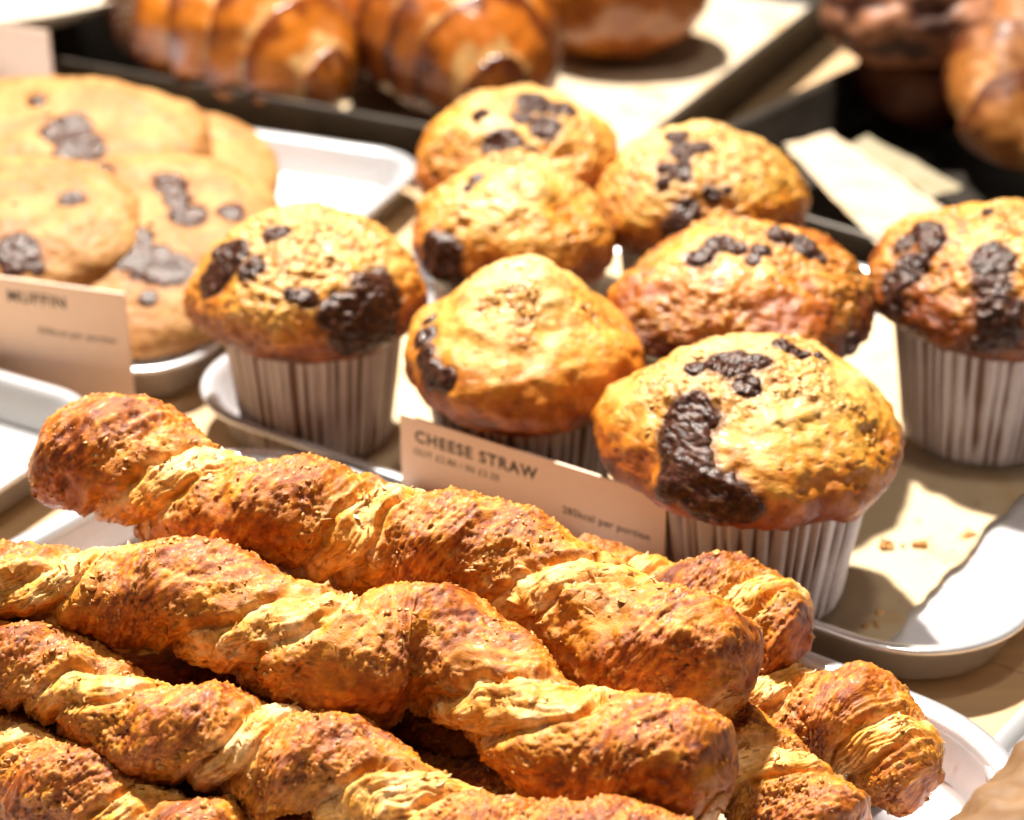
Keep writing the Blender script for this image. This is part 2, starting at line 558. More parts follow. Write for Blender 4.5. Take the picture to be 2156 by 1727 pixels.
    # ---- colour
    flow = np.stack([np.cos(psi) * R.mean(), np.sin(psi) * R.mean(), SS * 0.30 + seed * 3], -1)
    streak = fbm(flow + 0.12 * rough1[..., None], 3.4, 3, off=seed + 12)
    tone = 0.34 + 0.42 * fbm(base, 0.9, 2, off=seed + 70) + 0.45 * fbm(base, 3.0, 3, off=seed + 77) + 0.55 * streak + 0.35 * rough1 + 0.4 * (wrink - 0.6) - bake_or_shade
    brn = lerp(C_DARK, C_BRN, sstep(-0.55, -0.05, tone))
    brn = brn + (np.array(C_MID) - brn) * sstep(-0.05, 0.42, tone)[..., None]
    t2 = sstep(0.40, 0.95, tone)
    brn = brn + (np.array(C_GOLD) - brn) * t2[..., None] * 0.9
    pk = gr * (0.35 + 0.65 * wr)
    brn = brn + (np.array(C_PEACH) - brn) * np.clip(pk * 0.85, 0, 1)[..., None]
    t3 = sstep(1.0, 1.5, tone)
    brn = brn + (np.array(C_PALE) - brn) * t3[..., None]
    pt = 0.48 + 0.40 * lam + 0.2 * lam2 + 0.7 * fbm(base, 1.1, 2, off=seed + 31) - bake_or_shade * 0.6
    pal = lerp(C_GOLD, C_PALE, sstep(0.05, 0.5, pt))
    pal = pal + (np.array(C_CREAM) - pal) * sstep(0.45, 0.95, pt)[..., None]
    pal = pal + (np.array(C_MID) - pal) * sstep(0.05, -0.35, pt)[..., None]
    speck = sstep(0.32, 0.5, fbm(base, 4.2, 3, off=seed + 90)) * 0.5
    pal = pal + (np.array(C_BRN) - pal) * speck[..., None]
    col = brn + (pal - brn) * (1 - np.minimum(csoft, 0.25 + 0.75 * crust))[..., None]
    # buttery orange dough beside the open layers
    zone = np.exp(-((apsi - wid + 0.45) / 0.45) ** 2) * (0.45 + 0.5 * noise(base * 1.2 + seed + 60))
    col = col + (np.array(C_GOLD) - col) * zone[..., None]
    # reddish toasted rims where the crust was cut
    col = col + (np.array(C_BRN) * 1.05 - col) * (edge * 0.35 * sstep(-0.3, 0.3, noise(base * 2.2 + seed)))[..., None]
    under = sstep(-0.2, -0.85, Nn[..., 2])          # browned base, darkened further as painted underside shade
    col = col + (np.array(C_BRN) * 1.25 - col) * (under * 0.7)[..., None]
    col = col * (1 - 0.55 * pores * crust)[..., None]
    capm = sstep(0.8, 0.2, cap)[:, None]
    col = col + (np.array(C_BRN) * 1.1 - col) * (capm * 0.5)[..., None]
    mid = cen[len(cen) // 2]
    root = thing('cheese_straw', (mid[0], mid[1], mid[2]), label, 'cheese straw', 'cheese straws piled on the white tray')
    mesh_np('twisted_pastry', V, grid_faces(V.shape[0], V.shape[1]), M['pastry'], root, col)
    # ---- toasted cheese crumbs
    fl = V.reshape(-1, 3)
    nn = Nn.reshape(-1, 3)
    toward = ((CAM - fl) * nn).sum(1) > 0
    wgt = (crust * (0.03 + sstep(0.0, 0.45, noise(base * 0.75 + seed * 1.7)) ** 1.5)).reshape(-1) * toward * (cap.repeat(na) > 0.35) * (nn[:, 2] > -0.5)
    wgt = wgt / wgt.sum()
    n = int(20 * Ltot)
    idx = rs.choice(len(fl), n, p=wgt)
    rad_c = 0.016 + 0.075 * rs.rand(n) ** 3
    tt = rs.rand(n)
    cc = lerp((0.58, 0.25, 0.06), (0.84, 0.56, 0.24), tt)
    crumbs('cheese_crumbs', fl[idx] + nn[idx] * (rad_c * 0.02)[:, None], nn[idx], rad_c, cc, M['crumb'], root, rs)
    # ---- loose flakes on the open layers
    wf = (((1 - crust) + edge * 0.6) * (0.1 + sstep(0, .4, noise(base * 1.1 + 7 + seed)))).reshape(-1) * toward * (cap.repeat(na) > 0.35) * (nn[:, 2] > -0.3)
    wf = wf / wf.sum()
    nfk = int(9 * Ltot)
    idx = rs.choice(len(fl), nfk, p=wf)
    VV, FF, CC = [], [], []
    fl_dir = (np.roll(V, -1, 0) - V).reshape(-1, 3)
    for k, i in enumerate(idx):
        nrm = nn[i]
        d = fl_dir[i] + rs.normal(size=3) * 0.03
        d = d - nrm * d.dot(nrm)
        d /= np.linalg.norm(d) + 1e-9
        b = np.cross(nrm, d)
        if rs.rand() < 0.6:
            d, b = b, d
        Lf, Wf = rs.uniform(0.10, 0.34), rs.uniform(0.03, 0.09)
        st = len(VV)
        lift = rs.uniform(0.02, 0.10)
        for a_ in range(5):
            x = a_ / 4 - 0.5
            hgt = 0.012 + lift * (x + 0.5) ** 2
            wd = Wf * (1 - 0.75 * abs(x) * 2 * rs.uniform(0.7, 1))
            for sgn in (-1, 0, 1):
                VV.append(fl[i] + d * x * Lf + b * sgn * wd + nrm * (hgt - 0.02 * abs(sgn) + rs.uniform(-.006, .006)))
                CC.append(lerp((0.75, 0.38, 0.09), (0.93, 0.76, 0.45), np.array(rs.rand() * 0.4 + (k % 7) / 12)))
        for a_ in range(4):
            for q_ in range(2):
                o = st + a_ * 3 + q_
                FF.append((o, o + 1, o + 4, o + 3))
    tag(mesh_np('pastry_flakes', np.array(VV), FF, M['crumb'], root, np.array(CC)), kind='stuff')
    return root

straw('long topmost cheese straw whose left end juts up beside the cookies',
      [(112, 930, 100, 7.6), (240, 978, 130, 7.4), (400, 1042, 118, 7.1), (620, 1102, 118, 6.8), (880, 1145, 124, 6.4), (1080, 1215, 118, 6.0), (1290, 1320, 138, 5.6), (1440, 1390, 135, 5.3), (1565, 1455, 105, 5.1)],
      [190, 560, 930, 1420, 1900], 1)
straw('cheese straw lying across the front of the pile with a blunt brown right end',
      [(-110, 1235, 74, 6.2), (-20, 1238, 78, 6.2), (150, 1245, 92, 6.1), (340, 1252, 116, 6.0), (520, 1318, 116, 5.8), (700, 1375, 132, 5.6), (880, 1375, 134, 5.4), (1020, 1450, 118, 5.2), (1160, 1545, 122, 5.0), (1340, 1590, 132, 4.9), (1460, 1640, 122, 4.8), (1530, 1665, 100, 4.8)],
      [-150, 330, 840, 1370, 1900], 2)
straw('cheese straw with crumbly crust lying under the front one, running off the bottom edge',
      [(-140, 1360, 88, 4.6), (0, 1400, 92, 4.6), (130, 1440, 95, 4.5), (280, 1515, 100, 4.4), (450, 1570, 108, 4.2), (620, 1605, 112, 4.0), (820, 1690, 108, 3.8), (1000, 1770, 106, 3.6), (1150, 1840, 100, 3.4)],
      [20, 380, 640, 1010, 1400], 3, bake_or_shade=-0.02)
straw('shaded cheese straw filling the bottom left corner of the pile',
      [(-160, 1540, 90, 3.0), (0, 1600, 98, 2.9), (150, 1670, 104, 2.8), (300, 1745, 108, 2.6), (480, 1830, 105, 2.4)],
      [-150, 160, 400, 700], 4, bake_or_shade=0.12, nr=260)
straw('smooth pocked cheese straw end rising at the middle of the bottom edge',
      [(1010, 1790, 80, 3.9), (1120, 1788, 96, 4.0), (1270, 1800, 112, 4.0), (1400, 1850, 112, 3.8), (1560, 1930, 100, 3.5)],
      [700, 1260, 1800], 5, nr=240, bake_or_shade=0.05, width=2.5)
straw('dark baked cheese straw end beside the striped cup of the front muffin',
      [(1150, 1215, 70, 3.6), (1290, 1235, 78, 3.7), (1400, 1255, 76, 3.8), (1500, 1285, 100, 3.8), (1600, 1315, 120, 3.8), (1700, 1350, 104, 3.7)],
      [1180, 1440, 1700], 6, nr=240, bake_or_shade=0.28)
straw('golden cheese straw end nearest the rounded corner of the tray',
      [(1430, 1420, 88, 2.4), (1560, 1475, 92, 2.4), (1680, 1505, 104, 2.3), (1790, 1535, 112, 2.3), (1885, 1590, 102, 2.2), (1972, 1628, 82, 2.2)],
      [1420, 1730, 2020], 7, nr=260)
straw('cheese straw end pointing to the lower right edge with pale open layers',
      [(1380, 1540, 90, 2.6), (1500, 1585, 96, 2.6), (1600, 1640, 108, 2.6), (1710, 1715, 106, 2.5), (1790, 1780, 90, 2.4)],
      [1440, 1760, 2080], 8, nr=260)
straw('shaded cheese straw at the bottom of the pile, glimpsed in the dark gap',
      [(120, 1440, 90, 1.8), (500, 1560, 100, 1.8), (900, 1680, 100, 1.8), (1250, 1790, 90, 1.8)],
      [200, 600, 1000, 1400], 9, bake_or_shade=0.1, nr=240, na=120)

for k_, (u0, v0, u1, v1, z_, lab) in enumerate([  # filler straws added so the gaps in the pile turn dark
        (60, 1290, 1050, 1600, 2.2, 'added filler cheese straw with painted-in shade under the two topmost ones'),
        (350, 1210, 1250, 1480, 2.4, 'added filler cheese straw with painted-in shade low in the pile behind the front one'),
        (560, 1620, 1500, 1800, 1.7, 'added filler cheese straw with painted-in shade on the tray floor under the front pile'),
        (-120, 1480, 700, 1790, 1.9, 'added filler cheese straw with painted-in shade on the tray floor at the lower left')]):
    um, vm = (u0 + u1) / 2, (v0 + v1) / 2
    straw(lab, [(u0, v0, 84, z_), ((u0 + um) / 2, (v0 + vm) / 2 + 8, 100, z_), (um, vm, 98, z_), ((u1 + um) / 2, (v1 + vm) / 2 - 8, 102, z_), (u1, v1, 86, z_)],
          [u0 + 60, u0 + 420, u0 + 800, u0 + 1200], 50 + k_, bake_or_shade=0.6, nr=200, na=110)  # high value paints the shade of the gaps into the crust colour

# ------------------------------------------------------------------ muffins
CH_D, CH_L = (0.030, 0.009, 0.005), (0.110, 0.038, 0.022)

def chunks(V, Nn, groups, parent, thick, seed, Nsm):
    """chocolate on a grid surface: each group is a list of (u, v, r_px); returns a mask for the crust"""
    rs = np.random.RandomState(seed)
    fl, nn, ns = V.reshape(-1, 3), Nn.reshape(-1, 3), Nsm.reshape(-1, 3)
    pu, pv = project(fl)
    vis = ((CAM - fl) * nn).sum(1) > 0
    total = np.zeros(len(fl)) - 9
    nr, nc = V.shape[:2]
    faces = grid_faces(nr, nc)
    for gi, grp in enumerate(groups):
        m = np.full(len(fl), -9.0)
        for (u, v, r) in grp:
            d = (pu - u) ** 2 + (pv - v) ** 2 + (~vis) * 1e9
            i = int(np.argmin(d))
            rw = r * 1.22 * depth(fl[i]) / FPX
            dist = np.linalg.norm(fl - fl[i], axis=1)
            m = np.maximum(m, 1.15 - dist / rw)
        m = m + 0.34 * fbm(fl, 1.2, 3, off=seed + gi * 11)
        mf = m[faces].max(1)
        sel = faces[mf > -0.12]
        if len(sel) < 4:
            continue
        used = np.unique(sel)
        remap = np.full(len(fl), -1)
        remap[used] = np.arange(len(used))
        mm = m[used]
        p = fl[used]
        rough = fbm(p, 4.0, 3, off=seed)
        fold = fbm(p, 1.3, 2, off=seed + 31)
        wk = 1 - np.abs(noise(p * 2.6 + 0.5 * fold[:, None] + seed)) * 2
        h = thick * sstep(-0.08, 0.35, mm) * (0.85 + 0.55 * fold + 0.22 * rough + 0.15 * wk) + 0.012 * fbm(p, 8, 2) - 0.10 * sstep(0.06, -0.12, mm)
        tt = sstep(-0.4, 0.6, rough)
        cc = lerp(CH_D, CH_L, tt * 0.7 + 0.1)
        spk = sstep(0.45, 0.6, fbm(p, 6, 2, off=seed + 3))
        cc = cc + (np.array((0.45, 0.24, 0.08)) - cc) * (spk * 0.2)[:, None]
        q3, f3 = p + ns[used] * h[:, None], remap[sel]
        lab = np.arange(len(used))
        while True:                       # connected pieces become chunks of their own
            lo = lab[f3].min(1)
            new = lab.copy()
            np.minimum.at(new, f3.ravel(), np.repeat(lo, 4))
            new = new[new]
            if (new == lab).all():
                break
            lab = new
        for L_ in np.unique(lab):
            ks = np.where(lab == L_)[0]
            if len(ks) < 45:
                continue
            rm = np.full(len(used), -1)
            rm[ks] = np.arange(len(ks))
            mesh_np('chocolate_chunk', q3[ks], rm[f3[lab[f3[:, 0]] == L_]], M['choc'], parent, cc[ks])
        total = np.maximum(total, m)
    return total.reshape(nr, nc)

def muffin(label, u, v, wpx, top, chk, seed, bake_or_shade=0.0, crumbly=0.4, skew=(0, 0), cup_r=(2.6, 3.12), cup_dx=0.12, peak=0.0, zr=5.9, wob=0.07, na=330, nt=230, sy=1.0):
    rs = np.random.RandomState(seed)
    c = P(u, v, zr)
    R = wpx / 2 * depth(c) / FPX
    root = thing('muffin', (c[0], c[1], 0.35), label, 'muffin', 'chocolate chunk muffins on the paper-lined tray')
    h = top
    cr = cup_r[1]
    pr = np.array([(0.001, h), (0.25 * R, h * 0.97), (0.5 * R, h * (0.84 - peak * .2)), (0.72 * R, h * (0.62 - peak * .25)), (0.89 * R, h * (0.36 - peak * .1)), (0.98 * R, h * 0.10), (1.0 * R, -0.25),
                   (0.95 * R, -0.72), (0.84 * R, -1.05), (min(cr + 0.25, .8 * R), -1.22), (cr - 0.2, -1.25), (cr - 0.5, -1.7)])
    fine = spline(pr, np.linspace(0, len(pr) - 1, 600))
    seg = np.r_[0, np.cumsum(np.linalg.norm(np.diff(fine, axis=0), axis=1))]
    s = np.linspace(0, seg[-1], nt)
    rr, zz = np.interp(s, seg, fine[:, 0]), np.interp(s, seg, fine[:, 1])
    th = np.linspace(0, 2 * math.pi, na, endpoint=False)
    lowf = noise(np.stack([np.cos(th) * 0.9, np.sin(th) * 0.9, th * 0 + seed * 2.3], -1))
    lowf2 = noise(np.stack([np.cos(th) * 2.2, np.sin(th) * 2.2, th * 0 + seed * 2.3 + 9], -1))
    wgt = sstep(0.2, 1.0, rr / R)[:, None]
    amp = 1 + wob * (1.6 * lowf + 0.7 * lowf2)[None] * wgt
    X = rr[:, None] * np.cos(th)[None] * amp + cup_dx * sstep(-0.6, -1.2, zz)[:, None]
    Y = rr[:, None] * np.sin(th)[None] * amp * sy
    Z = np.repeat(zz[:, None], na, 1)
    capw = sstep(-1.2, 0.2, Z)
    Z = Z + (skew[0] * X / R + skew[1] * Y / R) * capw * (0.4 + 0.6 * rr[:, None] / R)
    V = np.stack([c[0] + X, c[1] + Y, zr + Z], -1)
    Nn = grid_normals(V)
    if (Nn * (V - c)).sum() < 0:
        Nn = -Nn
    b = V.copy()
    topness = sstep(-0.2, 0.9, Z / h)
    crum = sstep(-0.25, 0.25, fbm(b, 0.42, 2, off=seed * 4) + (crumbly - 0.5) * 1.1) * sstep(0.0, 0.35, Z / h)
    big = fbm(b, 0.45, 3, off=seed)
    crk = ridged(b + 0.5 * big[..., None], 0.36, 1, off=seed + 20)
    crack = sstep(0.84, 0.97, crk) * sstep(0.15, 0.7, topness)
    gran = fbm(b, 3.4, 3, off=seed + 5)
    blob = 1 - np.abs(noise(b * 1.9 + seed)) * 2
    pore = sstep(0.34, 0.5, noise(b * 4.2 + seed)) * (1 - 0.5 * crum) * min(1, 0.25 + crumbly)
    mw, mr_ = worley(b + 0.15 * gran[..., None], 4.2, off=seed)
    disp = 0.24 * big + 0.06 * fbm(b, 1.1, 2, off=seed + 71) - 0.015 * crack - 0.06 * pore + 0.035 * (0.4 + crumbly) * gran + crum * (0.05 * gran + 0.05 * (blob - 0.5) + 0.055 * sstep(0.65, 0.1, mw) * (mr_ > 0.25)) + 0.05 * fbm(b, 1.4, 2, off=seed + 1) * (1 - crum)
    fade = sstep(-1.25, -0.95, Z - 0 * X)
    V = V + Nn * (disp * fade)[..., None]
    Nsm = Nn
    Nn = grid_normals(V)
    if (Nn * (V - c)).sum() < 0:
        Nn = -Nn
    # colour: pale yellow crown, orange shoulder, brown base deepened as painted shade, tan crumbly patches
    hh = Z / h - 0.06 + 0.35 * big + 0.26 * fbm(b, 1.5, 3, off=seed + 81) + 0.08 * gran - bake_or_shade
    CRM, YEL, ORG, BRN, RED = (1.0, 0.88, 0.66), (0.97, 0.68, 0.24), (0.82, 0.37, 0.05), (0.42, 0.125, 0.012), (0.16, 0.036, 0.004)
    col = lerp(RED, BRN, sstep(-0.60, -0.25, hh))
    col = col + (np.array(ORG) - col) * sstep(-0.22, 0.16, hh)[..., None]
    col = col + (np.array(YEL) - col) * sstep(0.14, 0.55, hh)[..., None]
    col = col + (np.array(CRM) - col) * sstep(0.45, 0.95, hh)[..., None]
    tan = lerp((0.56, 0.27, 0.05), (0.86, 0.58, 0.20), sstep(-0.35, 0.45, gran + 0.4 * (blob - .5) - bake_or_shade * 0.5))
    col = col + (tan - col) * (crum * 0.65)[..., None]
    col = col + (np.array((0.88, 0.62, 0.20)) - col) * (crack * 0.08)[..., None]
    spots = sstep(0.25, 0.5, fbm(b, 1.7, 3, off=seed + 60)) * (0.35 + bake_or_shade)
    col = col + (np.array(BRN) * 0.9 - col) * np.clip(spots, 0, 0.8)[..., None]
    col = col * (1 - 0.35 * pore)[..., None]
    m = chunks(V, Nn, chk, root, 0.11, seed, Nsm)
    col = col + (np.array((0.16, 0.05, 0.015)) - col) * (0.75 * sstep(-0.30, -0.02, m))[..., None]
    mesh_np('cap', V, grid_faces(nt, na), M['muffin'], root, col)
    # sugary crumbs
    fl, nn = V.reshape(-1, 3), Nn.reshape(-1, 3)
    wg = (0.03 + crum).reshape(-1) * (nn[:, 2] > 0.05) * (m.reshape(-1) < -0.2)
    wg /= wg.sum()
    n = int(160 + 600 * crumbly)
    idx = rs.choice(len(fl), n, p=wg)
    rad = 0.02 + 0.07 * rs.rand(n) ** 2
    cc = lerp((0.62, 0.34, 0.10), (0.88, 0.68, 0.34), rs.rand(n) * (1 - 0.5 * bake_or_shade))
    crumbs('sugar_crumbs', fl[idx], nn[idx], rad, cc, M['crumb'], root, rs, flat=0.6)
    # fluted cup
    nf, per = 46, 8
    nc = nf * per
    ph = np.linspace(0, 2 * math.pi, nc, endpoint=False)
    jit = 0.9 * noise(np.stack([np.cos(ph) * 4, np.sin(ph) * 4, ph * 0 + seed], -1))
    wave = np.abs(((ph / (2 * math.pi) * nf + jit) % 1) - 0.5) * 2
    zt, zb = zr - 1.0, 0.36
    rows = 16
    tt = np.linspace(0, 1, rows)
    G, C = [], []
    for t in tt:
        r0 = cup_r[0] + (cup_r[1] - cup_r[0]) * t
        am = 0.10 + 0.08 * t
        if t == 0:
            r0 -= 0.06
        warp = 0.05 * noise(np.stack([np.cos(ph) * 1.2, np.sin(ph) * 1.2, ph * 0 + t * 1.5 + seed], -1))
        r = r0 + am * (wave ** 0.8 - 0.5) + warp
        G.append(np.stack([c[0] + cup_dx + r * np.cos(ph), c[1] + r * np.sin(ph), zb + (zt - zb) * t + 0 * ph + 0.05 * (wave - .5) * (t > .95)], -1))
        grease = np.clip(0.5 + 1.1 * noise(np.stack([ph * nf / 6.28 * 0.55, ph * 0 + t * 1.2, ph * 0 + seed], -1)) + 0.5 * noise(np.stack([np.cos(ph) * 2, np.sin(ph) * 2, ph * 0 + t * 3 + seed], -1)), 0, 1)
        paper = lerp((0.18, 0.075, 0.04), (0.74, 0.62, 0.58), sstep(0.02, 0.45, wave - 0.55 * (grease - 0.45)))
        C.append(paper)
    # floor of the cup
    ctr = np.stack([c[0] + cup_dx + 0.02 * np.cos(ph), c[1] + 0.02 * np.sin(ph), 0 * ph + zb - 0.005], -1)
    G = np.array([ctr] + G)
    C = np.array([np.tile((0.5, 0.35, 0.25), (nc, 1))] + C)
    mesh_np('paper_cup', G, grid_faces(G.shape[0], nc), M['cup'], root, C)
    return root

muffin('large golden muffin at front right, tall chocolate streak down its left side', 1580, 905, 640, 2.5,
       [[(1455, 878, 40), (1442, 930, 46), (1450, 990, 50), (1480, 1040, 50), (1560, 1062, 34), (1410, 1020, 34)],
        [(1560, 770, 42), (1525, 765, 34), (1575, 812, 24)], [(1650, 733, 20), (1690, 745, 18), (1730, 752, 14)], [(1465, 775, 20)]], 11, crumbly=0.30, zr=6.05, cup_r=(2.68, 3.35), cup_dx=0.38)
muffin('smooth pale yellow muffin directly behind the cheese straw card', 1098, 750, 515, 3.2,
       [[(905, 672, 16), (897, 710, 20), (893, 750, 24), (905, 785, 24), (940, 800, 20)]], 12, crumbly=0.0, peak=0.6, zr=5.9)
muffin('muffin on the left of the group, two thick chocolate chunks over crumbly top', 648, 610, 490, 2.7,
       [[(480, 550, 40), (450, 590, 30), (525, 565, 24), (470, 530, 22)], [(585, 495, 24)], [(800, 615, 46), (740, 680, 52), (795, 690, 50), (690, 668, 22)], [(650, 628, 18), (615, 620, 12)]], 13, crumbly=0.72)
muffin('smaller muffin in the middle, dark chunk low on its left side', 1077, 495, 420, 3.0,
       [[(925, 540, 38), (930, 585, 42), (905, 515, 22)], [(1000, 375, 14), (985, 395, 10)]], 14, crumbly=0.45, peak=0.4)
muffin('rearmost muffin, its crown flecked with chocolate below the croissants', 1090, 335, 455, 2.65,
       [[(1130, 215, 30), (1180, 235, 26), (1150, 270, 24), (1100, 250, 18)], [(1070, 298, 26), (1035, 308, 18), (1110, 320, 14)], [(1010, 240, 14)]], 15, crumbly=0.5)
muffin('broad muffin at back right, chocolate running down the middle of its crown', 1470, 425, 450, 2.85,
       [[(1425, 285, 20), (1440, 320, 24), (1435, 360, 20), (1400, 350, 14), (1480, 312, 14)], [(1440, 485, 34), (1445, 450, 24)], [(1500, 410, 16), (1530, 400, 10)], [(1395, 385, 12)]], 16, crumbly=0.62)
muffin('brown baked muffin with a craggy split top, right of the centre', 1570, 640, 565, 2.7,
       [[(1480, 535, 24), (1515, 510, 24), (1555, 525, 16)], [(1600, 525, 16), (1585, 545, 12)], [(1650, 495, 24), (1700, 515, 26), (1720, 545, 16)], [(1800, 725, 24)]], 17, bake_or_shade=0.56, crumbly=0.5, wob=0.11)
muffin('muffin standing alone at the right edge, black chocolate streaming down its front', 2090, 598, 525, 2.6,
       [[(1950, 480, 24), (1960, 510, 26), (1905, 520, 20), (1920, 560, 30), (1885, 600, 26), (1880, 635, 20)], [(2090, 550, 34), (2085, 600, 32), (2100, 655, 38), (2110, 700, 30), (2060, 725, 16)], [(2080, 445, 10), (2050, 447, 10)]], 18, bake_or_shade=0.36, crumbly=0.55, cup_r=(2.75, 3.38), zr=6.1)

# ------------------------------------------------------------------ paper liners
def sheet(name, quad, z, mat, label, cat, seed, n=90, jag=0.25, curl=0.0, stain=0.5, base=(0.78, 0.60, 0.38), lift=None, parent=None, thick=0.02):
    """quad: 4 ground points (cm), order a b c d; slightly crumpled real sheet"""
    a, b, c, d = [np.array(q, float) for q in quad]
    s, t = np.meshgrid(np.linspace(0, 1, n), np.linspace(0, 1, n))
    s2, t2 = s[..., None], t[..., None]
    Pq = (a * (1 - s2) + b * s2) * (1 - t2) + (d * (1 - s2) + c * s2) * t2
    p3 = np.stack([Pq[..., 0], Pq[..., 1], 0 * s], -1)
    e = np.minimum(np.minimum(s, 1 - s), np.minimum(t, 1 - t))
    w = np.exp(-e / 0.03)
    j = jag * w
    p3[..., 0] += j * fbm(p3, 0.5, 3, off=seed)
    p3[..., 1] += j * fbm(p3, 0.5, 3, off=seed + 9)
    zz = z + 0.03 + 0.05 * (1 + fbm(p3, 0.25, 3, off=seed)) + curl * np.exp(-e / 0.05) * (0.5 + 0.5 * noise(p3 * 0.22 + seed))
    if lift is not None:
        zz = zz + lift(p3, s, t)
    p3[..., 2] = zz
    col = lerp(base, np.array(base) * np.array((0.88, 0.72, 0.48)), sstep(0.15, 0.55, fbm(p3, 0.5, 3, off=seed + 44)) * stain)
    top = p3.reshape(-1, 3)
    bot = top - np.array([0, 0, thick])
    F = grid_faces(n, n, wrap=False)
    Fb = F[:, ::-1] + n * n
    o = mesh_np(name, np.vstack([top, bot]), np.vstack([F, Fb]), mat, parent, np.vstack([col.reshape(-1, 3)] * 2))
    if parent is None:
        tag(o, label, cat)
    return o

def tq(c0, e1, e2, pts):
    return [c0 + e1 * x + e2 * y for x, y in pts]
mt_c = corner_from((-0.1, 58.75), -34.5, 15.4, 0)
sheet('baking_paper', tq(mt_c, me1, me2, [(2.6, 1.3), (27.6, 1.0), (27.2, 23.2), (2.2, 23.0)]), 0.09, M['paper'], 'cream baking paper lining the muffin tray, spotted with crumbs', 'baking paper', 3, curl=0.25)
lt_c = np.array([-13.6, 66.5]) - le1 * 31 - le2 * 24
sheet('baking_paper', tq(lt_c, le1, le2, [(1.5, 1.5), (29.6, 1.5), (29.8, 22.4), (1.5, 22.5)]), 0.09, M['paper'], 'pale baking paper in the tray at the left edge', 'baking paper', 5, curl=0.2, base=(0.84, 0.66, 0.45))
st_c = corner_from((-0.1, 57.75), -37.5, 12.05, -24)
se1, se2 = frame2(-37.5)
sheet('baking_paper', tq(st_c, se1, se2, [(3, 2), (27.4, 1.5), (27.0, 22.4), (2, 22.5)]), 0.09, M['paper'], 'torn baking paper under the cheese straws', 'baking paper', 6, curl=0.15, base=(0.70, 0.55, 0.38))
# paper in pan 1 and pan 2
p1c = np.array([4.7, 86.9]) - p1e1 * 42
sheet('baking_paper', tq(p1c, p1e1, p1e2, [(20, 4.0), (40.6, 4.2), (40.4, 33), (20, 33)]), 0.1, M['paper'], 'cream greaseproof paper beneath the round roll in the croissant pan', 'baking paper', 8, base=(0.66, 0.53, 0.38), stain=0.8)
def bil(z):
    return lambda p, s_, t_: (z[0] * (1 - s_) + z[1] * s_) * (1 - t_) + (z[3] * (1 - s_) + z[2] * s_) * t_
zq = (2.3, 2.9, 2.4, 1.8)
q = [P(u_, v_, z_)[:2] for (u_, v_), z_ in zip(((1648, 305), (1845, 518), (1995, 448), (1748, 283)), zq)]
sheet('baking_paper', q, 0, M['paper'], 'stiff cream paper slip leaning over the near rim of the right pan', 'baking paper', 9, n=50, base=(0.66, 0.53, 0.38), lift=bil(zq), jag=0.15)
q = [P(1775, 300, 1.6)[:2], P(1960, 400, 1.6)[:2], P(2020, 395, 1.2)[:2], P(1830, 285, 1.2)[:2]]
sheet('baking_paper', q, 1.2, M['paper'], 'second paper slip with painted-in shade lying inside the right pan', 'baking paper', 10, n=40, base=(0.35, 0.30, 0.20), jag=0.4)  # darker base than the other slip, shade put into the colour

# ------------------------------------------------------------------ cards
def text_mesh(s, size, mat, parent, mtx, bold=0.0, spacing=1.0, align='LEFT', name='lettering'):
    cu = bpy.data.curves.new('lettering', 'FONT')
    cu.body = s
    cu.size = size * S
    cu.offset = bold * S
    cu.space_character = spacing
    cu.align_x = align
    cu.extrude = 0.004 * S
    tmp = bpy.data.objects.new('tmp', cu)
    scene.collection.objects.link(tmp)
    dg = bpy.context.evaluated_depsgraph_get()
    me = bpy.data.meshes.new_from_object(tmp.evaluated_get(dg))
    bpy.data.objects.remove(tmp)
    me.materials.clear()
    me.materials.append(mat)
    o = bpy.data.objects.new(name, me)
    link(o, parent)
    o.matrix_local = mtx
    return o

def card(base_l, ang, w, h, z0, label, lines, tilt=0.0):
    """upright price card; base_l = lower left corner (cm)"""
    e1, e2 = frame2(ang)
    root = thing('price_card', (base_l[0], base_l[1], z0), label, 'price card', 'pink price cards standing between the trays')
    up = np.array([e2[0] * math.sin(tilt), e2[1] * math.sin(tilt), math.cos(tilt)])
    E1 = np.array([e1[0], e1[1], 0])
    nrm = np.cross(E1, up)
    o = np.array([base_l[0], base_l[1], z0])
    t = 0.09
    vs, n = [], 0
    for k in (0, 1):
        for x, y in ((0, 0), (w, 0), (w, h), (0, h)):
            vs.append(o + E1 * x + up * y - nrm * t * k)
    fs = [(0, 1, 2, 3), (7, 6, 5, 4), (0, 4, 5, 1), (1, 5, 6, 2), (2, 6, 7, 3), (3, 7, 4, 0)]
    mesh_np('card_sheet', vs, fs, M['card'], root, smooth=False)
    R3 = Matrix(((E1[0], up[0], nrm[0]), (E1[1], up[1], nrm[1]), (E1[2], up[2], nrm[2])))
    for (s, x, y, size, bold, sp, al) in lines:
        loc = (E1 * x + up * y + nrm * 0.006) * S
        m4 = Matrix.Translation(Vector(loc)) @ R3.to_4x4()
        text_mesh(s, size, M['ink'], root, m4, bold, sp, al)
    # slotted foot behind the card
    hc = o + E1 * (w * 0.5) - nrm * (t + 0.10)
    for fx in (0.06, 0.94):
        q = o + E1 * (w * fx + 0.12 * (1 if fx > .5 else -1)) - nrm * (t + 0.09)
        box('card_clip', (q[0], q[1], z0), (0.35, 0.14, h * 0.64), ang, M['holder'], root, bev=0.02)
    return root

